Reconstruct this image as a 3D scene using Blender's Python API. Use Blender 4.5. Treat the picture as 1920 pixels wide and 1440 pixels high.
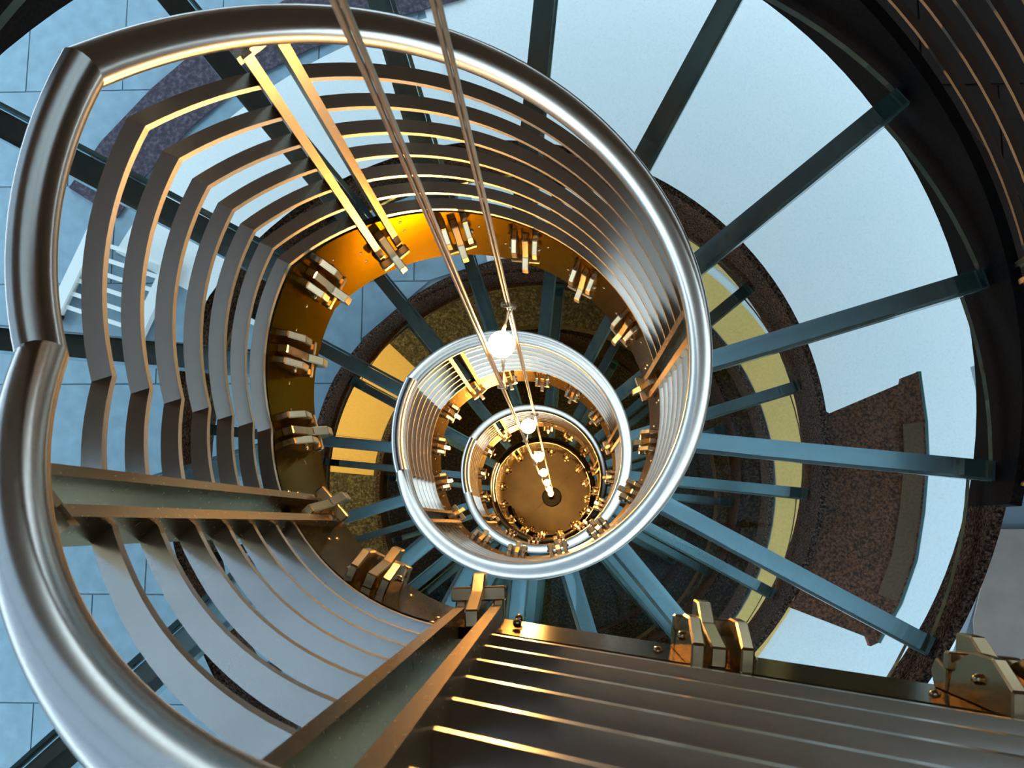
import bpy, bmesh, math, random
from math import sin, cos, pi, radians as rad, degrees
from mathutils import Vector, Matrix

random.seed(7)
for o in list(bpy.data.objects):
    bpy.data.objects.remove(o)
SC = bpy.context.scene
COL = SC.collection

# ------------------------------------------------------------------ frame of reference
# unit "u" = radius of the inner handrail helix; th = angle seen from above, clockwise; d = depth below the camera in u
S = 0.46
AX, AY = -0.29618, -0.69373          # stair axis relative to the camera (u, image right / image down)
F_PX, NX, NY = 1900.0, 1051.26, 982.37   # focal length and nadir point in pixels of the 1920x1440 frame
BOTTOM = 27.37                       # depth of the lowest floor
SLOPE, D1, T1, T2 = 1.02879, 2.36101, 2.84175, 3.59267   # helix pitch (u per rad), depth and angles of the level landing

def W(x, y, d):                      # axis-centred plan coords (image right, image down), depth -> world metres
    return Vector((x * S, -y * S, (BOTTOM - d) * S))
def PT(r, th, d):
    return W(r * cos(th), r * sin(th), d)
def rail_d(th):
    L = T2 - T1
    H = SLOPE * (2 * pi - L)
    u = th - T1
    n = math.floor(u / (2 * pi))
    r = u - n * 2 * pi
    return D1 + n * H + (0 if r < L else (r - L) * SLOPE)

# ------------------------------------------------------------------ camera
cam_data = bpy.data.cameras.new('camera')
cam = bpy.data.objects.new('camera', cam_data)
COL.objects.link(cam)
n = Vector(((NX - 960) / F_PX, (NY - 720) / F_PX, 1)).normalized()
q = n.rotation_difference(Vector((0, 0, 1))).to_matrix()
fl = Matrix(((1, 0, 0), (0, -1, 0), (0, 0, -1)))
right = fl @ (q @ Vector((1, 0, 0)))
up = fl @ (q @ Vector((0, -1, 0)))
back = fl @ (q @ Vector((0, 0, -1)))
cm = Matrix((right, up, back)).transposed().to_4x4()
cm.translation = W(-AX, -AY, 0)
cam.matrix_world = cm
cam_data.sensor_width = 36
cam_data.lens = F_PX / 1920 * 36
cam_data.clip_start = 0.01
cam_data.dof.use_dof = True
cam_data.dof.focus_distance = 2.6
cam_data.dof.aperture_fstop = 22
SC.camera = cam

# ------------------------------------------------------------------ world and exposure
SC.view_settings.view_transform = 'Standard'
SC.view_settings.look = 'None'
SC.view_settings.gamma = 1
SC.view_settings.use_curve_mapping = False
SC.view_settings.exposure = 0.0
world = bpy.data.worlds.new('sky')
SC.world = world
world.use_nodes = True
bg = world.node_tree.nodes['Background']
bg.inputs['Color'].default_value = (0.60, 0.82, 1.0, 1)
bg.inputs['Strength'].default_value = 3.2
cy = SC.cycles
cy.max_bounces = 6
cy.diffuse_bounces = 3
cy.glossy_bounces = 3
cy.transmission_bounces = 3
cy.transparent_max_bounces = 24
cy.caustics_reflective = False
cy.caustics_refractive = False
cy.sample_clamp_indirect = 8.0
cy.use_adaptive_sampling = True
cy.adaptive_threshold = 0.08
cy.use_light_tree = False
cy.adaptive_min_samples = 12
BULB_STRENGTH = 700.0
BULB_COLOR = (1.0, 0.52, 0.13, 1)

# ------------------------------------------------------------------ materials
def new_mat(name):
    m = bpy.data.materials.new(name)
    m.use_nodes = True
    return m, m.node_tree, m.node_tree.nodes['Principled BSDF']
def simple(name, col, rough=0.5, metal=0.0, noise=0.0, scale=20.0, bump=0.0):
    m, t, b = new_mat(name)
    b.inputs['Base Color'].default_value = (*col, 1)
    b.inputs['Roughness'].default_value = rough
    b.inputs['Metallic'].default_value = metal
    if noise or bump:
        tc = t.nodes.new('ShaderNodeTexCoord')
        nz = t.nodes.new('ShaderNodeTexNoise')
        nz.inputs['Scale'].default_value = scale
        nz.inputs['Detail'].default_value = 4
        t.links.new(tc.outputs['Object'], nz.inputs['Vector'])
        if noise:
            r = t.nodes.new('ShaderNodeValToRGB')
            r.color_ramp.elements[0].position = 0.3
            r.color_ramp.elements[1].position = 0.7
            r.color_ramp.elements[0].color = (*[c * (1 - noise) for c in col], 1)
            r.color_ramp.elements[1].color = (*[min(1, c * (1 + noise)) for c in col], 1)
            t.links.new(nz.outputs['Fac'], r.inputs['Fac'])
            t.links.new(r.outputs['Color'], b.inputs['Base Color'])
        if bump:
            bp = t.nodes.new('ShaderNodeBump')
            bp.inputs['Strength'].default_value = bump
            bp.inputs['Distance'].default_value = 0.01
            t.links.new(nz.outputs['Fac'], bp.inputs['Height'])
            t.links.new(bp.outputs['Normal'], b.inputs['Normal'])
    return m
def speckle(name, cols, scale, rough=0.9, detail=3.0):
    m, t, b = new_mat(name)
    tc = t.nodes.new('ShaderNodeTexCoord')
    nz = t.nodes.new('ShaderNodeTexNoise')
    nz.inputs['Scale'].default_value = scale
    nz.inputs['Detail'].default_value = detail
    nz.inputs['Roughness'].default_value = 0.7
    r = t.nodes.new('ShaderNodeValToRGB')
    els = r.color_ramp.elements
    k = len(cols)
    while len(els) < k:
        els.new(0.5)
    for i, c in enumerate(cols):
        els[i].position = 0.3 + 0.4 * i / (k - 1)
        els[i].color = (*c, 1)
    t.links.new(tc.outputs['Object'], nz.inputs['Vector'])
    t.links.new(nz.outputs['Fac'], r.inputs['Fac'])
    t.links.new(r.outputs['Color'], b.inputs['Base Color'])
    b.inputs['Roughness'].default_value = rough
    return m
def brushed(name, col, rough, grain=0.10, stretch=(40, 40, 40)):
    m, t, b = new_mat(name)
    b.inputs['Base Color'].default_value = (*col, 1)
    b.inputs['Metallic'].default_value = 1.0
    tc = t.nodes.new('ShaderNodeTexCoord')
    mp = t.nodes.new('ShaderNodeMapping')
    mp.inputs['Scale'].default_value = stretch
    nz = t.nodes.new('ShaderNodeTexNoise')
    nz.inputs['Scale'].default_value = 3
    nz.inputs['Detail'].default_value = 5
    mr = t.nodes.new('ShaderNodeMapRange')
    mr.inputs['To Min'].default_value = rough - grain
    mr.inputs['To Max'].default_value = rough + grain
    t.links.new(tc.outputs['Object'], mp.inputs['Vector'])
    t.links.new(mp.outputs['Vector'], nz.inputs['Vector'])
    t.links.new(nz.outputs['Fac'], mr.inputs['Value'])
    t.links.new(mr.outputs['Result'], b.inputs['Roughness'])
    return m
def glass(name, tint, ior=1.45, rough=0.02):
    m = bpy.data.materials.new(name)
    m.use_nodes = True
    t = m.node_tree
    t.nodes.remove(t.nodes['Principled BSDF'])
    out = t.nodes['Material Output']
    tr = t.nodes.new('ShaderNodeBsdfTransparent')
    tr.inputs['Color'].default_value = (*tint, 1)
    gl = t.nodes.new('ShaderNodeBsdfGlossy')
    gl.inputs['Roughness'].default_value = rough
    fr = t.nodes.new('ShaderNodeFresnel')
    fr.inputs['IOR'].default_value = ior
    mx = t.nodes.new('ShaderNodeMixShader')
    t.links.new(fr.outputs['Fac'], mx.inputs['Fac'])
    t.links.new(tr.outputs['BSDF'], mx.inputs[1])
    t.links.new(gl.outputs['BSDF'], mx.inputs[2])
    t.links.new(mx.outputs['Shader'], out.inputs['Surface'])
    return m

M = {}
M['rail'] = brushed('brushed_steel_tube', (0.58, 0.51, 0.43), 0.22, 0.02)
M['bar'] = brushed('brushed_steel_bar', (0.56, 0.49, 0.41), 0.25, 0.012)
M['post'] = brushed('brushed_steel_post', (0.52, 0.42, 0.30), 0.27, 0.01)
M['stringer'] = brushed('bronze_toned_steel_plate', (0.125, 0.092, 0.052), 0.20, 0.03)
M['clamp'] = brushed('machined_steel', (0.55, 0.40, 0.235), 0.22, 0.03)
M['pane'] = glass('clear_tread_glass', (0.93, 0.975, 0.97), 1.15)
M['edge'] = simple('green_glass_edge', (0.10, 0.19, 0.18), 0.15)
M['fin'] = simple('teal_grey_fin', (0.40, 0.55, 0.59), 0.20, 0.8)
M['skylight'] = glass('tinted_skylight_glass', (0.54, 0.56, 0.58))
M['tinted'] = glass('tinted_window_glass', (0.46, 0.50, 0.55))
M['black_paint'] = simple('black_painted_plate', (0.007, 0.006, 0.006), 0.5, 0, 0.5, 90)
M['stone'] = speckle('black_speckled_stone', [(0.004, 0.003, 0.004), (0.012, 0.009, 0.008), (0.09, 0.05, 0.032), (0.16, 0.12, 0.10)], 85, 0.55)
M['outer_bar'] = brushed('dark_steel_bar', (0.24, 0.20, 0.18), 0.35, 0.06)
M['tile'] = simple('grey_stone_tile', (0.22, 0.32, 0.39), 0.45, 0, 0.12, 9, 0.05)
M['tile_warm'] = simple('beige_stone_tile', (0.55, 0.47, 0.40), 0.5, 0, 0.10, 9, 0.05)
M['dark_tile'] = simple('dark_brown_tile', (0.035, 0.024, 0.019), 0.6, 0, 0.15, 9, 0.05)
M['grout'] = simple('tile_grout', (0.29, 0.39, 0.45), 0.9)
M['terrazzo'] = speckle('white_terrazzo', [(0.70, 0.71, 0.71), (0.80, 0.81, 0.80), (0.82, 0.82, 0.81)], 90, 0.5)
M['yellow'] = speckle('warm_lit_floor', [(0.74, 0.43, 0.12), (0.82, 0.49, 0.15), (0.86, 0.54, 0.18)], 60, 0.95)  # warm light on a pale floor, put into the colour
M['dark_carpet'] = speckle('dark_flecked_carpet', [(0.012, 0.010, 0.006), (0.07, 0.052, 0.026), (0.22, 0.165, 0.085)], 40, 0.95)
M['brown_carpet'] = speckle('brown_flecked_carpet', [(0.012, 0.008, 0.012), (0.075, 0.032, 0.016), (0.21, 0.072, 0.026), (0.26, 0.13, 0.075)], 65, 0.95)
M['purple_carpet'] = speckle('purple_flecked_carpet', [(0.03, 0.022, 0.035), (0.06, 0.045, 0.06), (0.14, 0.10, 0.13)], 30, 0.95)
M['brown_edge'] = simple('tan_carpet_binding', (0.16, 0.09, 0.045), 0.9, 0, 0.2, 60)
M['brown_stone'] = simple('brown_polished_stone', (0.42, 0.27, 0.12), 0.4, 0, 0.12, 6)
M['ceiling'] = simple('dark_timber_ceiling', (0.21, 0.085, 0.028), 0.6, 0, 0.25, 12)
M['wall'] = simple('dark_plaster_wall', (0.13, 0.075, 0.04), 0.8)
M['white_paint'] = simple('white_painted_metal', (0.78, 0.78, 0.76), 0.4)
M['black_metal'] = simple('black_metal', (0.015, 0.015, 0.016), 0.4, 0.6)
M['black_paint'].node_tree.nodes['Principled BSDF'].inputs['Specular IOR Level'].default_value = 0.08
M['black_paint'].node_tree.nodes['Principled BSDF'].inputs['Roughness'].default_value = 0.8
def set_in(key, sock, val):
    M[key].node_tree.nodes['Principled BSDF'].inputs[sock].default_value = val
set_in('stringer', 'Specular Tint', (0.40, 0.34, 0.26, 1))
set_in('clamp', 'Specular Tint', (0.85, 0.72, 0.52, 1))
set_in('post', 'Specular Tint', (0.6, 0.5, 0.38, 1))
set_in('bar', 'Specular Tint', (0.88, 0.85, 0.80, 1))
set_in('stone', 'Specular IOR Level', 0.06)
set_in('stone', 'Roughness', 0.9)
M['cable'] = brushed('braided_cable', (0.58, 0.38, 0.22), 0.3, 0.05, (60, 60, 60))
m, t, b = new_mat('lit_bulb')
b.inputs['Base Color'].default_value = (1, 0.9, 0.7, 1)
b.inputs['Emission Color'].default_value = BULB_COLOR
b.inputs['Emission Strength'].default_value = BULB_STRENGTH
M['bulb'] = m

# ------------------------------------------------------------------ mesh helpers
def link(name, me, mats, parent=None, smooth=False):
    if not isinstance(mats, (list, tuple)):
        mats = [mats]
    if not me.materials:
        for k in mats:
            me.materials.append(M[k])
    if smooth:
        me.polygons.foreach_set('use_smooth', [True] * len(me.polygons))
    o = bpy.data.objects.new(name, me)
    COL.objects.link(o)
    if parent:
        o.parent = parent
    return o
def mesh(name, vs, fs, mat_idx=None, recalc=True):
    me = bpy.data.meshes.new(name)
    me.from_pydata([tuple(v) for v in vs], [], fs)
    if mat_idx:
        me.polygons.foreach_set('material_index', mat_idx)
    if recalc:
        bm = bmesh.new()
        bm.from_mesh(me)
        bmesh.ops.recalc_face_normals(bm, faces=bm.faces)
        bm.to_mesh(me)
        bm.free()
    me.update()
    return me
def empty(name, loc=(0, 0, 0)):
    o = bpy.data.objects.new(name, None)
    o.location = loc
    o.empty_display_size = 0.1
    COL.objects.link(o)
    return o
def tag(o, label, cat, group=None):
    o['label'] = label
    o['category'] = cat
    if group:
        o['group'] = group
    return o
def structure(o):
    o['kind'] = 'structure'
    return o
def sweep(name, sections, closed_ends=True, split=False, breaks=()):
    """sections: list of closed loops (same length) -> skin; split: every side has its own vertices, for clean smooth shading"""
    k = len(sections[0])
    n = len(sections)
    vs, fs = [], []
    if split:
        for j in range(k):
            o = len(vs)
            prev = None
            for i, sct in enumerate(sections):
                c = len(vs)
                vs += [sct[j], sct[(j + 1) % k]]
                if prev is not None:
                    fs.append((prev, prev + 1, c + 1, c))
                prev = c
                if i in breaks:
                    prev = len(vs)
                    vs += [sct[j], sct[(j + 1) % k]]
        for sct in (sections[0], sections[-1]):
            fs.append(tuple(range(len(vs), len(vs) + k)))
            vs += sct
        me = mesh(name, vs, fs)
        me.polygons.foreach_set('use_smooth', [True] * len(me.polygons))
        return me
    for sct in sections:
        vs += sct
    for i in range(n - 1):
        for j in range(k):
            a, b2 = i * k + j, i * k + (j + 1) % k
            fs.append((a, b2, b2 + k, a + k))
    if closed_ends:
        fs.append(tuple(range(k)))
        fs.append(tuple(range((n - 1) * k, n * k)))
    return mesh(name, vs, fs)
def tube(name, pts, r, k=12, mitre=()):
    """round tube; at the indices in mitre the bend is a sharp, full-width mitre joint"""
    vs, fs = [], []
    start = None
    n = len(pts)
    for i, p in enumerate(pts):
        t0 = (pts[i] - pts[i - 1]).normalized() if i > 0 else None
        t1 = (pts[i + 1] - pts[i]).normalized() if i < n - 1 else None
        tg = (t0 + t1).normalized() if t0 and t1 else (t0 or t1)
        ref = Vector((0, 0, 1)) if abs(tg.z) < 0.95 else Vector((1, 0, 0))
        a = tg.cross(ref).normalized()
        b2 = a.cross(tg).normalized()
        sc = 1.0 / max(0.5, t0.dot(tg)) if (t0 and t1) else 1.0
        sec = [p + a * (r * cos(2 * pi * j / k)) + b2 * (sc * r * sin(2 * pi * j / k)) for j in range(k)]
        cur = len(vs)
        vs += sec
        if start is not None:
            fs += [(start + j, start + (j + 1) % k, cur + (j + 1) % k, cur + j) for j in range(k)]
        start = cur
        if i in mitre:
            start = len(vs)
            vs += sec
    fs.append(tuple(range(k)))
    fs.append(tuple(range(len(vs) - k, len(vs))))
    return mesh(name, vs, fs)
def prism(name, poly, z0, z1):
    """poly: list of (x,y) in u, plan; depth z0 (top) .. z1 (bottom)"""
    k = len(poly)
    vs = [W(x, y, z0) for x, y in poly] + [W(x, y, z1) for x, y in poly]
    fs = [tuple(range(k)), tuple(range(2 * k - 1, k - 1, -1))]
    fs += [(i, (i + 1) % k, (i + 1) % k + k, i + k) for i in range(k)]
    return mesh(name, vs, fs)
def ring(name, r0, r1, z0, z1, n=96, a0=0.0, a1=2 * pi, c0=(0, 0)):
    full = abs(a1 - a0 - 2 * pi) < 1e-6
    vs, fs = [], []
    m2 = n if full else n + 1
    for i in range(m2):
        a = a0 + (a1 - a0) * i / n
        for r, z in ((r0, z0), (r1, z0), (r1, z1), (r0, z1)):
            vs.append(W(c0[0] + r * cos(a), c0[1] + r * sin(a), z))
    for i in range(n):
        j = (i + 1) % m2
        for e in range(4):
            fs.append((4 * i + e, 4 * i + (e + 1) % 4, 4 * j + (e + 1) % 4, 4 * j + e))
    if not full:
        fs += [(0, 1, 2, 3), (4 * n, 4 * n + 1, 4 * n + 2, 4 * n + 3)]
    return mesh(name, vs, fs)
def ico(name, r, sub=2, sz=1.0):
    bm = bmesh.new()
    bmesh.ops.create_icosphere(bm, subdivisions=sub, radius=r)
    for v in bm.verts:
        v.co.z *= sz
    me = bpy.data.meshes.new(name)
    bm.to_mesh(me)
    bm.free()
    return me
def frange(a, b, st):
    n = max(1, int(math.ceil((b - a) / st)))
    return [a + (b - a) * i / n for i in range(n + 1)]
def pix(px, py, d):
    """plan position (axis-centred, u) of the point at depth d that shows at that place of the photograph"""
    v = q @ Vector(((px - 960) / F_PX, (py - 720) / F_PX, 1))
    return (v.x / v.z * d - AX, v.y / v.z * d - AY)

# ------------------------------------------------------------------ the building: floors, ceiling
D_GAL, D_MAIN, D_LOW = 10.37, 16.06, 21.74
HOLE = 3.62

# lowest floor
fl0 = structure(link('floor', ring('floor', 1.45, 14, BOTTOM, BOTTOM + 0.4), 'dark_carpet'))
# polished brown stone slabs inside the well: wedges with open joints
kw = 6
for i in range(kw):
    a0, a1 = 2 * pi * i / kw + 0.25 + 0.004, 2 * pi * (i + 1) / kw + 0.25 - 0.004
    poly = [(0.09 * cos((a0 + a1) / 2), 0.09 * sin((a0 + a1) / 2))] + [(1.44 * cos(a), 1.44 * sin(a)) for a in frange(a0, a1, 0.13)]
    link('slab', prism('slab', poly, BOTTOM - 0.01, BOTTOM + 0.38), 'brown_stone', fl0)
link('floor_bed', prism('floor_bed', [(1.46 * cos(a), 1.46 * sin(a)) for a in frange(0, 2 * pi * 31 / 32, 2 * pi / 32)], BOTTOM + 0.02, BOTTOM + 0.4), 'brown_stone', fl0)
# lower floor with flecked carpet
f1 = structure(link('floor', ring('floor', HOLE, 14, D_LOW, D_LOW + 0.5), 'dark_carpet'))
link('warm_light_patch', ring('warm_light_patch', HOLE + 0.12, 7.5, D_LOW - 0.02, D_LOW + 0.01, 24, rad(185), rad(223)), 'yellow', f1)  # ochre sector: pool of warm light painted on the floor
# main floor
f2 = structure(link('floor', ring('floor', HOLE, 18, D_MAIN, D_MAIN + 0.6), ['grout']))
# white terrazzo field on the right, warm light painted as an ochre border round the stair opening
link('terrazzo_field', ring('terrazzo_field', HOLE + 0.02, 17.5, D_MAIN - 0.03, D_MAIN + 0.02, 64, rad(-104), rad(100)), 'terrazzo', f2)
link('warm_light_border', ring('warm_light_border', 4.05, 4.33, D_MAIN - 0.05, D_MAIN - 0.01, 48, rad(-75), rad(75), (0.15, -0.35)), 'yellow', f2)
link('warm_light_border', ring('warm_light_border', HOLE + 0.03, 4.25, D_MAIN - 0.045, D_MAIN - 0.01, 48, rad(-72), rad(72)), 'yellow', f2)
link('opening_lining', ring('opening_lining', HOLE - 0.07, HOLE, D_MAIN - 0.05, D_MAIN + 0.6, 64), 'stone', f2)
link('terrazzo_band', ring('terrazzo_band', 5.3, 8.0, D_MAIN - 0.045, D_MAIN - 0.005, 24, rad(208), rad(256.5)), 'terrazzo', f2)
def clip_half(poly, nx, ny, c):
    out = []
    for i in range(len(poly)):
        a, b2 = poly[i], poly[(i + 1) % len(poly)]
        da, db = a[0] * nx + a[1] * ny - c, b2[0] * nx + b2[1] * ny - c
        if da >= 0:
            out.append(a)
        if (da >= 0) != (db >= 0):
            tt = da / (da - db)
            out.append((a[0] + (b2[0] - a[0]) * tt, a[1] + (b2[1] - a[1]) * tt))
    return out
def lay_tiles(parent, d, size, x0, x1, y0, y1, rmin, keep, mat, rot=0.0, gap=0.022):
    nx, ny = int((x1 - x0) / size), int((y1 - y0) / size)
    full = None
    for i in range(nx):
        for j in range(ny):
            off = 0.5 * size if j % 2 else 0
            cx, cy = x0 + (i + 0.5) * size + off, y0 + (j + 0.5) * size
            if not keep(cx, cy):
                continue
            h = size / 2 - gap / 2
            poly = [(cx - h, cy - h), (cx + h, cy - h), (cx + h, cy + h), (cx - h, cy + h)]
            rr = math.hypot(cx, cy)
            cut = False
            if rr < rmin + size:
                ux, uy = cx / rr, cy / rr
                p2 = clip_half(poly, ux, uy, rmin)
                cut = len(p2) != 4 or any(abs(a[0] - b2[0]) + abs(a[1] - b2[1]) > 1e-6 for a, b2 in zip(p2, poly))
                poly = p2
            if len(poly) < 3:
                continue
            if not cut:
                if full is None:
                    full = prism('tile', [(x - cx, y - cy) for x, y in poly], 0, 0.05)
                    z_off = W(0, 0, 0).z
                    for v in full.vertices:
                        v.co.z -= z_off
                o = link('tile', full, mat, parent)
                o.location = W(cx, cy, d - 0.024 + random.uniform(-0.004, 0.004))
            else:
                link('tile', prism('tile', poly, d - 0.024, d + 0.01), mat, parent)
def left_side(cx, cy):
    a = degrees(math.atan2(cy, cx)) % 360
    return 100 < a < 256 and math.hypot(cx, cy) < 13
lay_tiles(f2, D_MAIN, 1.68, -13.0, 1.0, -13.3, 13.5, HOLE + 0.01, left_side, 'tile')
# gallery with beige tiles to the lower right
f3 = structure(link('floor', ring('floor', 4.60, 12, D_GAL, D_GAL + 0.14, 48, rad(-11.5), rad(72)), 'grout'))
def lower_right(cx, cy):
    a = degrees(math.atan2(cy, cx))
    return -9 < a < 66 and 4.4 < math.hypot(cx, cy) < 11
lay_tiles(f3, D_GAL, 1.56, 2.76, 13.0, -2.4, 12, 4.61, lower_right, 'tile_warm')

# dark tiled part of the gallery beyond the outer railing, upper right
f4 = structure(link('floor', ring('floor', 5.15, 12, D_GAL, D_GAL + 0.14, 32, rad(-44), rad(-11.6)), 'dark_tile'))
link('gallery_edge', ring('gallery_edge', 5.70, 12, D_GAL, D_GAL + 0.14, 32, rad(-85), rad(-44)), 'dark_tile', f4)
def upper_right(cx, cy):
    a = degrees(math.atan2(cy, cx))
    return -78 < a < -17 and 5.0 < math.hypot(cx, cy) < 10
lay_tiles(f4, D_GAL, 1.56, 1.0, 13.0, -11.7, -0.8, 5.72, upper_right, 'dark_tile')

# wall that closes the lower storeys, and the timber ceiling with its skylight
structure(link('wall_lower', ring('wall_lower', 11.5, 11.8, D_MAIN + 0.6, BOTTOM, 64), 'wall'))
structure(link('wall_upper', ring('wall_upper', 12.0, 12.4, -5.2, 9.0, 48, rad(212), rad(378)), 'wall'))
structure(link('wall_upper', ring('wall_upper', 12.0, 12.4, -5.2, 4.8, 24, rad(378), rad(470)), 'wall'))
win2 = structure(link('window_2', ring('window_2', 12.15, 12.2, -5.2, 9.0, 24, rad(110), rad(212)), 'tinted'))
for a in frange(rad(111), rad(211), rad(20)):
    link('window_frame', mesh('window_frame', *[[PT(12.1 + 0.15 * (i in (1, 2)), a + 0.006 * (1 if i in (2, 3) else -1), dd) for dd in (-5.2, 9.0) for i in range(4)], [(0, 1, 2, 3), (4, 5, 6, 7), (0, 1, 5, 4), (1, 2, 6, 5), (2, 3, 7, 6), (3, 0, 4, 7)]]), 'black_metal', win2)
HC = -5.2
def ceiling_mesh():
    x0, x1, y0, y1 = -4.3, 7.4, -2.6, 4.0
    B = 17.0
    xs, ys = [-B, x0, x1, B], [-B, y0, y1, B]
    vs, fs = [], []
    for z in (HC, HC - 0.6):
        for yy in ys:
            for xx in xs:
                vs.append(W(xx, yy, z))
    for i in range(3):
        for j in range(3):
            if i == 1 and j == 1:
                continue
            a = j * 4 + i
            fs.append((a, a + 1, a + 5, a + 4))
            fs.append((a + 16, a + 20, a + 21, a + 17))
    for a, b2 in ((5, 6), (6, 10), (10, 9), (9, 5), (0, 3), (3, 15), (15, 12), (12, 0)):
        fs.append((a, b2, b2 + 16, a + 16))
    return mesh('ceiling', vs, fs), (x0, x1, y0, y1)
cme, (sx0, sx1, sy0, sy1) = ceiling_mesh()
structure(link('ceiling', cme, 'ceiling'))
def bar_box(name, p0, p1, w, h, mat, parent=None):
    """box beam between two world points, w across (horizontal), h high"""
    d3 = (p1 - p0).normalized()
    ref = Vector((0, 0, 1)) if abs(d3.z) < 0.98 else Vector((1, 0, 0))
    a = d3.cross(ref).normalized() * (w / 2)
    b2 = a.cross(d3).normalized() * (h / 2)
    return link(name, sweep(name, [[p + a + b2, p - a + b2, p - a - b2, p + a - b2] for p in (p0, p1)]), mat, parent)
win = structure(link('window_1', prism('window_1', [(sx0, sy0), (sx1, sy0), (sx1, sy1), (sx0, sy1)], HC - 0.34, HC - 0.30), 'skylight'))
for xx in (sx0 + 0.05, (sx0 + sx1) / 2, sx1 - 0.05):
    bar_box('window_frame', W(xx, sy0, HC - 0.25), W(xx, sy1, HC - 0.25), 0.04, 0.08, 'black_metal', win)
for yy in (sy0 + 0.05, (sy0 + sy1) / 2, sy1 - 0.05):
    bar_box('window_frame', W(sx0, yy, HC - 0.25), W(sx1, yy, HC - 0.25), 0.04, 0.08, 'black_metal', win)

# ------------------------------------------------------------------ stair geometry
TH_TOP = rad(88.0)
TH_END = T1 + 8 * pi
PSI, ST_SLOPE, ST_LEN = rad(5.03), -0.536, 1.75     # straight upper flight beyond the first post
BASE = rad(5.6)
STEP = rad(22.5)
DZ0, DZS = 0.355, 0.259                               # depth of the first flat bar below the rail, spacing
TREAD_DZ = 2.25
def dz_bar(i, th):
    k = min(1, max(0, (th - TH_TOP) / rad(40)))
    return (0.29 + 0.255 * i) * (1 - k) + (DZ0 + DZS * i) * k
def helix_angles(a, b, st=rad(3.0)):
    brk = [a]
    for k in range(-1, 6):
        for t0 in (T1 + 2 * pi * k, T2 + 2 * pi * k):
            if a < t0 < b:
                brk.append(t0)
    brk.append(b)
    out = []
    for u, v in zip(brk, brk[1:]):
        out += frange(u, v, st)[:-1]
    return out + [b]
P0X, P0Y = cos(TH_TOP), sin(TH_TOP)
def straight(s, off, dz):
    """point on the straight flight: s along, off towards the well (u), dz below the rail"""
    ux, uy = cos(PSI), sin(PSI)
    return W(P0X + ux * s + uy * off, P0Y + uy * s - ux * off, rail_d(TH_TOP) + dz + ST_SLOPE * s)

# ---- inner balustrade
bal = tag(empty('balustrade', PT(1, TH_END, BOTTOM)), 'brushed steel spiral balustrade around the open well with seven flat bars', 'railing')
bal.location = (0, 0, 0)
ang = helix_angles(TH_TOP, TH_END)
pts = [straight(s, 0, 0) for s in frange(0.02, ST_LEN, 0.1)][::-1] + [PT(1, th, rail_d(th)) for th in ang]
nst = len(pts) - len(ang)
kinks = [nst + i for i, th in enumerate(ang) if any(abs(th - t0 - 2 * pi * k) < 1e-6 for t0 in (T1, T2) for k in range(5))]
link('handrail', tube('handrail', pts, 0.060 * S, 20, kinks), 'rail', bal, True)
BW, BT, BI = 0.060, 0.030, 0.985
POSTS = [rad(139), rad(231), rad(343.3)]
ALL_POSTS = [TH_TOP] + [a + 2 * pi * k for k in range(4) for a in POSTS if a + 2 * pi * k < TH_END - 0.05]
CORNERS = ((BI, 0), (BI + BW, 0), (BI + BW, BT), (BI, BT))
for i in range(7):
    # straight flight, then one length of bar from post to post
    z = dz_bar(i, TH_TOP)
    secs = [[straight(s, 1 - r, z + zz) for r, zz in CORNERS] for s in frange(0.056, ST_LEN, 0.2)]
    link('flat_bar', sweep('flat_bar', secs, split=True), 'bar', bal)
    for a, b2 in zip(ALL_POSTS, ALL_POSTS[1:] + [TH_END + 0.056]):
        hs = helix_angles(a + 0.056, b2 - 0.056)
        secs = [[PT(r, th, rail_d(th) + dz_bar(i, th) + zz) for r, zz in CORNERS] for th in hs]
        brk = [q2 for q2, th in enumerate(hs) if any(abs(th - t0 - 2 * pi * k) < 1e-6 for t0 in (T1, T2) for k in range(5))]
        link('flat_bar', sweep('flat_bar', secs, split=True, breaks=brk), 'bar', bal)
def post(th, parent, r0, r1, mat, dz_end=2.42, sign=1, tw=0.034, gap=0.040):
    d0 = rail_d(th)
    e = [Vector((cos(th), -sin(th), 0)), Vector((sin(th), cos(th), 0))]     # radial, tangential (world)
    p = link('post', mesh('post', *box_uv(th, r0, r1, gap, gap + tw, d0 + 0.05, d0 + dz_end)), mat, parent)
    link('post_plate', mesh('post_plate', *box_uv(th, r0, r1, -gap - tw, -gap, d0 + 0.05, d0 + dz_end)), mat, p)
    link('saddle', mesh('saddle', *box_uv(th, r0 + 0.01, r1 - 0.01, -gap - tw - 0.015, gap + tw + 0.015, d0 + 0.04, d0 + 0.085)), mat, p)
def box_uv(th, r0, r1, t0, t1, d0, d1):
    vs = []
    for d in (d0, d1):
        for r, t2 in ((r0, t0), (r1, t0), (r1, t1), (r0, t1)):
            x = r * cos(th) - t2 * sin(th)
            y = r * sin(th) + t2 * cos(th)
            vs.append(W(x, y, d))
    return vs, [(0, 1, 2, 3), (7, 6, 5, 4), (0, 1, 5, 4), (1, 2, 6, 5), (2, 3, 7, 6), (3, 0, 4, 7)]
for a in ALL_POSTS:
    post(a, bal, 0.955, 1.05, 'post')

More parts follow.
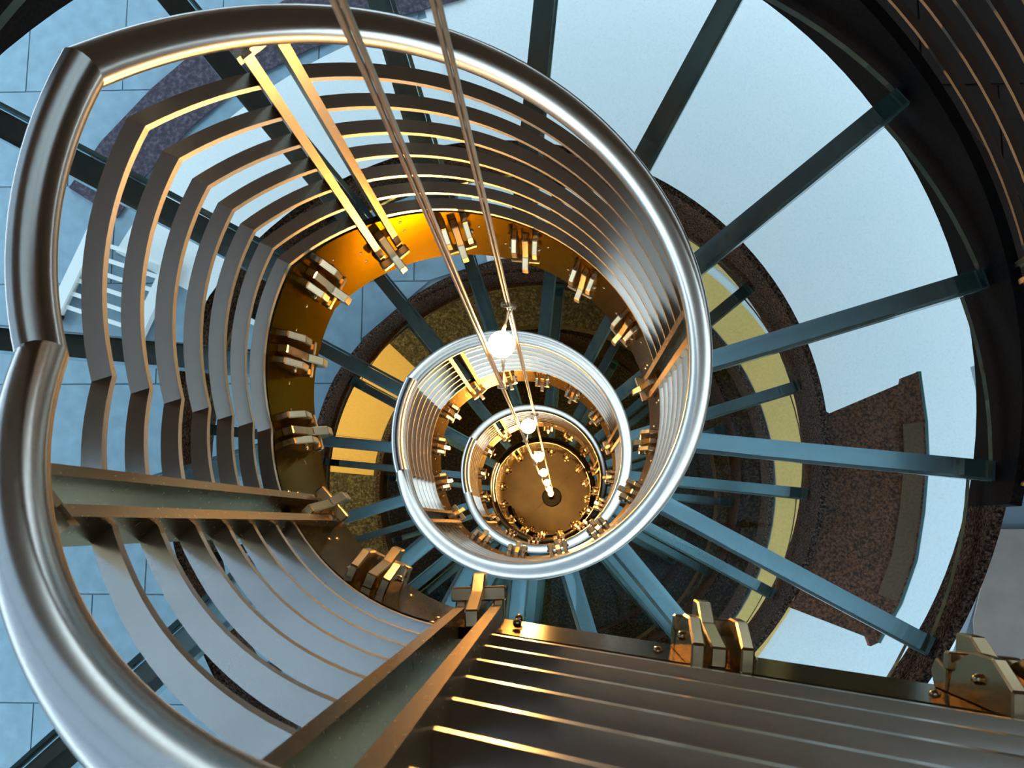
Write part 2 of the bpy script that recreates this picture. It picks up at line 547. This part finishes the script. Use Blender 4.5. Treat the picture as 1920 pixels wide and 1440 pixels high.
# ---- inner stringer with the tread clamps bolted to it
stg = tag(empty('stringer'), 'bronze toned curved steel plate winding round the well below the railing', 'stringer')
secs = []
for s in frange(0.0, ST_LEN, 0.2)[::-1]:
    secs.append([straight(s, 1 - r, z) for r, z in ((0.995, 1.98), (1.03, 1.98), (1.03, 2.40), (0.995, 2.40))])
for th in ang[1:]:
    d = rail_d(th)
    k = min(1, (th - TH_TOP) / rad(25))
    zb = 2.42 + (2.86 - 2.42) * k
    secs.append([PT(r, th, min(d + z, BOTTOM - 0.02)) for r, z in ((0.995, 2.0), (1.03, 2.0), (1.03, zb), (0.995, zb))])
link('stringer_plate', sweep('stringer_plate', secs, split=True), 'stringer', stg)

# clamp prototype: local x = into the well, y = along the stringer, z = up, metres
def extr(poly, t0, t1):
    k = len(poly)
    vs = [Vector((x * S, t0 * S, z * S)) for x, z in poly] + [Vector((x * S, t1 * S, z * S)) for x, z in poly]
    fs = [tuple(range(k)), tuple(range(2 * k - 1, k - 1, -1))] + [(i, (i + 1) % k, (i + 1) % k + k, i + k) for i in range(k)]
    return vs, fs
def multi(name, parts):
    vs, fs = [], []
    for a, b2 in parts:
        o = len(vs)
        vs += a
        fs += [tuple(i + o for i in f) for f in b2]
    me = mesh(name, vs, fs)
    bm = bmesh.new()
    bm.from_mesh(me)
    bmesh.ops.bevel(bm, geom=list(bm.edges), offset=0.0022, segments=1, affect='EDGES')
    bm.to_mesh(me)
    bm.free()
    return me
cheek = [(-0.002, 0.20), (0.06, 0.20), (0.115, 0.09), (0.115, -0.02), (0.08, -0.13), (-0.002, -0.16)]
finger = [(-0.002, -0.17), (0.055, -0.17), (0.075, -0.25), (0.04, -0.28), (-0.002, -0.25)]
arm = [(-0.002, 0.14), (0.05, 0.14), (0.09, -0.08), (0.14, -0.18), (0.14, -0.27), (0.09, -0.27), (0.05, -0.22), (-0.002, -0.22)]
ME_CL = multi('tread_clamp', [extr(cheek, -0.078, -0.044)])
ME_CK = multi('cheek', [extr(cheek, 0.044, 0.078)])
ME_FG = multi('finger', [extr(finger, -0.078, -0.044)])
ME_FG2 = multi('finger', [extr(finger, 0.044, 0.078)])
ME_AR = multi('arm', [extr(arm, -0.021, 0.021)])
ME_PN = multi('cross_pin', [extr([(0.055, -0.13), (0.10, -0.13), (0.10, -0.17), (0.055, -0.17)], -0.088, 0.088)])
ME_BT = ico('bolt', 0.016 * S, 1)
def clamp(pos, inward, along, at_post=False):
    """pos on the stringer face; inward / along horizontal unit vectors (world)"""
    mtx = Matrix((inward, along, Vector((0, 0, 1)))).transposed().to_4x4()
    mtx.translation = pos
    c = link('tread_clamp', ME_AR if at_post else ME_CL, 'clamp', stg)
    c.matrix_world = mtx
    for nm, me in (('finger', ME_FG), ('finger', ME_FG2), ('cross_pin', ME_PN)) + (() if at_post else (('cheek', ME_CK), ('arm', ME_AR))):
        link(nm, me, 'clamp', c)
    for y, x, z in ((0.13, 0.0, 0.05), (-0.13, 0.0, 0.05), (0.13, 0.0, -0.10), (-0.13, 0.0, -0.10)) if at_post else ((0.082, 0.06, 0.03), (-0.082, 0.06, 0.03), (0.13, 0.0, -0.10), (-0.13, 0.0, -0.10)):
        bo = link('bolt', ME_BT, 'clamp', c, True)
        bo.location = (x * S, y * S, z * S)
EDGES = [TH_TOP, rad(112.8), rad(138.0)]
k = 7
while BASE + STEP * k < TH_END - 0.02:
    EDGES.append(BASE + STEP * k)
    k += 1
for th in EDGES:
    if rail_d(th) + 2.5 > BOTTOM:
        continue
    clamp(PT(0.995, th, rail_d(th) + (2.27 if th > TH_TOP + 0.1 else 2.15)), Vector((-cos(th), sin(th), 0)), Vector((-sin(th), -cos(th), 0)), any(abs(th - a) < 0.06 for a in ALL_POSTS))
for s in (0.66, 1.29):
    clamp(straight(s, 0.005, 2.13), Vector((sin(PSI), cos(PSI), 0)), Vector((cos(PSI), -sin(PSI), 0)))

# ---- treads
ORD = ['first', 'second', 'third', 'fourth', 'fifth', 'sixth', 'seventh', 'eighth', 'ninth', 'tenth', 'eleventh', 'twelfth', 'thirteenth', 'fourteenth', 'fifteenth', 'sixteenth', 'seventeenth', 'eighteenth']
TURN = ['top', 'second', 'third', 'lowest']
R_IN, R_OUT, T_TH = 1.09, 3.42, 0.070
def sector_mesh(name, r0, r1, a0, a1, d0, d1, n=7):
    vs, fs, mi = [], [], []
    for i in range(n + 1):
        a = a0 + (a1 - a0) * i / n
        for r, z in ((r0, d0), (r1, d0), (r1, d1), (r0, d1)):
            vs.append(PT(r, a, z))
    for i in range(n):
        for e in range(4):
            fs.append((4 * i + e, 4 * i + (e + 1) % 4, 4 * i + 4 + (e + 1) % 4, 4 * i + 4 + e))
            mi.append(0 if e in (0, 2) else 1)
    fs += [(0, 1, 2, 3), (4 * n, 4 * n + 1, 4 * n + 2, 4 * n + 3)]
    mi += [1, 1]
    return mesh(name, vs, fs, mi)
count = {}
for i in range(len(EDGES) - 1):
    a0, a1 = EDGES[i], EDGES[i + 1]
    D = rail_d(a1) + TREAD_DZ
    if D > BOTTOM - 0.15:
        break
    turn = int((a1 - T2 - 0.12) // (2 * pi)) + 1
    D0 = rail_d(a0) + TREAD_DZ
    level = abs(rail_d(a1) - rail_d(a0)) < 0.05 or (T1 - 0.12 < a1 % (2 * pi) < T1 + 0.12)
    count[turn] = count.get(turn, 0) + 1
    if i < 3 and not level:
        lab = f'glass stair tread, {ORD[i]} step of the spiral below the straight upper flight'
    elif turn == 0:
        lab = f'glass landing panel, {["first", "second", "third", "fourth"][max(0, i - 2)]} of the level landing behind the left railing'
    else:
        lab = f'glass stair tread, {ORD[count[turn] - 1]} going down in the {["", "top", "second", "third", "lowest"][turn]} turn of the spiral'
    tr = tag(empty('stair_tread', PT(2.2, (a0 + a1) / 2, D)), lab, 'stair tread', 'glass treads of the spiral stair')
    loc = tr.location.copy()
    def child(name, me, mats):
        for v in me.vertices:
            v.co -= loc
        return link(name, me, mats, tr)
    nxt = rail_d(EDGES[i + 2]) + TREAD_DZ if i + 2 < len(EDGES) else D + 1
    flush = abs(nxt - D) < 0.1
    child('glass_pane', sector_mesh('glass_pane', R_IN, R_OUT, a0 + 0.004, a1 + (-0.004 if flush else 0.012), D, D + T_TH), ['pane', 'edge'])
    # glass fin under the front edge, with a dark shoe
    def fin(name, t0, t1, z0, z1, r0, r1, mat):
        vs, fs = box_uv(a1, r0, r1, t0, t1, z0, z1)
        return child(name, mesh(name, vs, fs), mat)
    fin('edge_fin', -0.11, -0.006 if flush else 0.018, D + T_TH, D + T_TH + 0.14, R_IN, R_OUT - 0.02, 'fin')
    if not flush:
        fin('edge_strip', 0.022, 0.045, D + 0.0, D + T_TH, R_IN, R_OUT, 'edge')
    fin('end_shoe', -0.11, -0.006 if flush else 0.03, D + T_TH, D + T_TH + 0.10, R_OUT - 0.17, R_OUT + 0.05, 'edge')

# treads of the straight upper flight
for k2, (s0, s1) in enumerate(((0.03, 0.655), (0.665, 1.285), (1.295, 1.75))):
    ux, uy = cos(PSI), sin(PSI)
    dd = rail_d(TH_TOP) + TREAD_DZ + ST_SLOPE * s0 - 0.02
    def sp(s_, o_, d_):
        return W(P0X + ux * s_ + uy * o_, P0Y + uy * s_ - ux * o_, d_)
    tr = tag(empty('stair_tread', sp((s0 + s1) / 2, -1.2, dd)), f'glass tread of the straight upper flight, {["nearest the spiral", "second from the spiral", "third from the spiral"][k2]}', 'stair tread', 'glass treads of the straight flight')
    loc = tr.location.copy()
    for nm, (a_, b_, o0_, o1_, z0_, z1_), mats in (('glass_pane', (s0, s1, -0.10, -2.40, 0, T_TH), ['pane']), ('edge_fin', (s0, s0 + 0.12, -0.10, -2.38, T_TH, T_TH + 0.14), ['fin'])):
        vv = [sp(x_, y_, dd + z_) - loc for z_ in (z0_, z1_) for x_, y_ in ((a_, o0_), (b_, o0_), (b_, o1_), (a_, o1_))]
        link(nm, mesh(nm, vv, [(0, 1, 2, 3), (7, 6, 5, 4), (0, 1, 5, 4), (1, 2, 6, 5), (2, 3, 7, 6), (3, 0, 4, 7)]), mats, tr)

# ---- added unseen lamps below the main floor, brightening the warm-painted patch under it
for a in (184, 200, 216):
    p = PT(5.3, rad(a), D_MAIN + 0.62)
    dlp = tag(empty('added_lamp', p), f'round added fill lamp, unseen under the main floor, {["nearest the landing", "middle one", "farthest from the landing"][(a - 184) // 16]}', 'lamp', 'added fill lamps under the main floor')
    link('housing', ring('housing', 0.22, 0.27, 0.0, 0.08, 24), 'white_paint', dlp).location = -W(0, 0, 0)
    la = bpy.data.lights.new('fill_light', 'AREA')
    la.shape = 'DISK'
    la.size = 0.2
    la.energy = 26
    la.color = (1.0, 0.74, 0.36)
    lo = bpy.data.objects.new('fill_light', la)
    COL.objects.link(lo)
    lo.parent = dlp
    lo.location = (0, 0, -0.03)

# ---- outer stringer and outer balustrade
ost = tag(empty('outer_stringer'), 'black speckled curved outer string seen through the glass treads', 'stringer')
secs = []
TH_STOP = rad(369)
for th in helix_angles(rad(92), TH_STOP):
    d = rail_d(th)
    secs.append([PT(r, th, d + z) for r, z in ((3.50, 2.05), (3.58, 2.05), (3.58, 2.84), (3.50, 2.84))])
link('upper_plate', sweep('upper_plate', secs, split=True), 'black_paint', ost)
secs = []
for th in helix_angles(TH_STOP, TH_END - 0.3):
    d = rail_d(th)
    k = min(1, max(0, (th - TH_STOP - 1.0) / 0.6))
    zt = 2.30 * (1 - k) + 1.75 * k
    zb = 2.84
    secs.append([PT(r, th, min(BOTTOM - 0.02, d + z)) for r, z in ((3.50, zt), (3.58, zt), (3.58, zb), (3.50, zb))])
link('lower_plate', sweep('lower_plate', secs, split=True), 'stone', ost)
obal = tag(empty('outer_balustrade'), 'dark steel railing with flat bars along the outer edge of the treads', 'railing')
oa = helix_angles(rad(240), rad(366.5))
link('handrail', tube('handrail', [PT(3.6, th, rail_d(th)) for th in oa], 0.06 * S, 14), 'outer_bar', obal, True)
for i in range(7):
    secs = []
    for th in oa:
        z = rail_d(th) + DZ0 + DZS * i
        secs.append([PT(r, th, z + zz) for r, zz in ((3.57, 0), (3.63, 0), (3.63, BT), (3.57, BT))])
    link('flat_bar', sweep('flat_bar', secs, split=True), 'outer_bar', obal)
for a in (rad(253), rad(298), rad(343.6), rad(365.6)):
    post(a, obal, 3.53, 3.62, 'post', 2.25)

# ------------------------------------------------------------------ lamps hanging in the well
def lamp_xy(side):
    """plan position of the two cables and the bulbs, next to the stair axis"""
    u = Vector((-0.313, -0.95))
    u.normalize()
    c = u * 0.754
    t2 = Vector((-u.y, u.x))
    p = c + t2 * (0.064 * side)
    return p.x - AX, p.y - AY
for side, lab, rr in ((-1, 'thicker bronze hanging cable, left of the lit bulbs', 0.0105), (1, 'thinner bronze hanging cable, right of the lit bulbs', 0.0080)):
    x, y = lamp_xy(side)
    cb = tag(empty('hanging_cable', W(x, y, BOTTOM - 0.05)), lab, 'cable')
    z0 = cb.location.copy()
    for kk in (0, 1):
        off = Vector((rr * 0.58 * (kk - 0.5) * 2 * S, 0, 0))
        link('strand', tube('strand', [off + W(x, y, dd) - z0 for dd in frange(HC, BOTTOM - 0.05, 2.0)], rr * 0.55 * S, 8), 'cable', cb, True)
ME_BULB = ico('bulb', 0.054 * S, 3, 1.28)
ME_CAP = None
LD = [4.02 + 3.45 * i for i in range(7)]
LN = ['largest and nearest lit bulb of the hanging string, topmost', 'second lit bulb from the top of the hanging string', 'third lit bulb from the top of the hanging string', 'fourth lit bulb from the top of the hanging string', 'fifth lit bulb from the top of the hanging string', 'sixth lit bulb from the top of the hanging string', 'lowest and smallest lit bulb of the hanging string']
for i, dl in enumerate(LD):
    xb, yb = lamp_xy(0)
    x1, y1 = lamp_xy(1)
    x0, y0 = lamp_xy(-1)
    lp = tag(empty('light_bulb', W(xb, yb, dl)), LN[i], 'light bulb', 'bulbs hanging in the well')
    base = lp.location.copy()
    link('bulb', ME_BULB, 'bulb', lp, True)
    def seg(name, a, b2, r, k=6, mat='cable'):
        link(name, tube(name, [a - base, b2 - base], r, k), mat, lp, True)
    seg('socket', W(xb, yb, dl + 0.055), W(xb, yb, dl + 0.10), 0.018 * S, 10)
    top = W(x1, y1, dl - 0.62)
    seg('wire', W(xb + 0.01, yb, dl - 0.09), top, 0.0045 * S)
    seg('wire', W(xb - 0.01, yb, dl - 0.09), top + Vector((0.006, 0, 0)), 0.0045 * S)
    bot = W(x0, y0, dl + 1.15)
    seg('wire', W(xb + 0.01, yb, dl + 0.09), bot, 0.004 * S)
    seg('wire', W(xb - 0.01, yb, dl + 0.09), bot + Vector((0.006, 0, 0)), 0.004 * S)
    seg('clip', W(x1 - 0.02, y1, dl - 0.66), W(x1 + 0.02, y1, dl - 0.62), 0.010 * S, 8)
    seg('clip', W(x0 - 0.02, y0, dl + 1.12), W(x0 + 0.02, y0, dl + 1.16), 0.010 * S, 8)
# floor weight under the cables
xb, yb = lamp_xy(0)
wt = tag(empty('cable_weight', W(xb, yb, BOTTOM - 0.012)), 'round dark floor plate with brass knob at the bottom of the well', 'cable anchor')
bse = wt.location.copy()
def lathe(name, prof, k=32):
    return sweep(name, [[Vector((r * S * cos(2 * pi * j / k), r * S * sin(2 * pi * j / k), z * S)) for j in range(k)] for r, z in prof])
link('plate', lathe('plate', [(0.26, 0), (0.26, 0.03), (0.24, 0.05), (0.02, 0.06)]), 'black_metal', wt)
link('knob', lathe('knob', [(0.03, 0.06), (0.04, 0.14), (0.085, 0.18), (0.09, 0.24), (0.05, 0.29), (0.01, 0.30)]), 'clamp', wt, True)

# ------------------------------------------------------------------ things lying on the floors
def pix_poly(pp, d):
    return [pix(a, b2, d) for a, b2 in pp]
# carpeted landing leading off the second turn, on the right
DL = 13.0
outer = [(1555, 775), (1690, 718), (1692, 708), (1724, 696), (1737, 790), (1740, 860), (1732, 960), (1718, 1050), (1690, 1130), (1648, 1205), (1632, 1212), (1626, 1195), (1478, 1138)]
poly = pix_poly(outer, DL)
inner_arc = [(3.60 * cos(a), 3.60 * sin(a)) for a in frange(rad(-14), rad(27), rad(4))][::-1]
lp = tag(link('landing', prism('landing', poly + inner_arc, DL, DL + 0.12), 'brown_carpet'), 'brown flecked carpeted landing beside the stair, right of the warm-lit ochre border', 'landing')
edge_pts = [W(x, y, DL + 0.03) for x, y in poly[3:10]]
link('glass_edge', tube('glass_edge', edge_pts, 0.035 * S, 6), 'edge', lp)
bind = []
cx = sum(p[0] for p in poly[3:10]) / 7
for x, y in poly[4:9]:
    rr = math.hypot(x, y)
    bind.append((x, y, rr))
link('binding', prism('binding', [(x * (1 - 0.05 / rr * 1.0), y * (1 - 0.05 / rr)) for x, y, rr in bind] + [(x * (1 - 0.30 / rr), y * (1 - 0.30 / rr)) for x, y, rr in bind[::-1]], DL - 0.015, DL + 0.01), 'brown_edge', lp)
# purple runner on the tiled floor, upper left
cl = [pix(a, b2, D_MAIN) for a, b2 in ((178, 383), (235, 300), (325, 205), (430, 115), (560, 50), (700, -5), (860, -50))]
left, rightp = [], []
for i, p in enumerate(cl):
    a = cl[max(0, i - 1)]
    b2 = cl[min(len(cl) - 1, i + 1)]
    dx, dy = b2[0] - a[0], b2[1] - a[1]
    l = math.hypot(dx, dy)
    w = 0.50
    left.append((p[0] - dy / l * w, p[1] + dx / l * w))
    rightp.append((p[0] + dy / l * w, p[1] - dx / l * w))
vs, fs = [], []
for a, b2 in zip(left, rightp):
    vs += [W(*a, D_MAIN - 0.085), W(*b2, D_MAIN - 0.085), W(*b2, D_MAIN - 0.050), W(*a, D_MAIN - 0.050)]
for i in range(len(left) - 1):
    for e in range(4):
        fs.append((4 * i + e, 4 * i + (e + 1) % 4, 4 * i + 4 + (e + 1) % 4, 4 * i + 4 + e))
nn = 4 * (len(left) - 1)
fs += [(0, 1, 2, 3), (nn, nn + 1, nn + 2, nn + 3)]
tag(link('runner_rug', mesh('runner_rug', vs, fs), 'purple_carpet'), 'purple brown flecked runner on the tiled floor, seen through the left bars', 'rug')
# white ladder lying on the tiles
ld = tag(empty('ladder', W(*pix(115, 592, D_MAIN), D_MAIN - 0.05)), 'white ladder lying on the tiled floor behind the left railing bars', 'ladder')
o0 = ld.location.copy()
a0, a1 = Vector(pix(114, 590, D_MAIN)), Vector(pix(186, 440, D_MAIN))
off = Vector(pix(262, 640, D_MAIN)) - a0
for st in (Vector((0, 0)), off):
    p0, p1 = a0 + st, a1 + st
    ob = bar_box('side_rail', W(p0.x, p0.y, D_MAIN - 0.16) - o0, W(p1.x, p1.y, D_MAIN - 0.16) - o0, 0.20 * S, 0.16 * S, 'white_paint', ld)
    ob = bar_box('foot', W(p0.x, p0.y, D_MAIN - 0.15) - o0, W(*(p0 - (p1 - p0).normalized() * 0.12), D_MAIN - 0.15) - o0, 0.22 * S, 0.18 * S, 'black_metal', ld)
for kk in range(6):
    p = a0 + (a1 - a0) * (0.10 + 0.16 * kk)
    bar_box('rung', W(p.x, p.y, D_MAIN - 0.15) - o0, W(*(p + off), D_MAIN - 0.15) - o0, 0.07 * S, 0.06 * S, 'white_paint', ld)
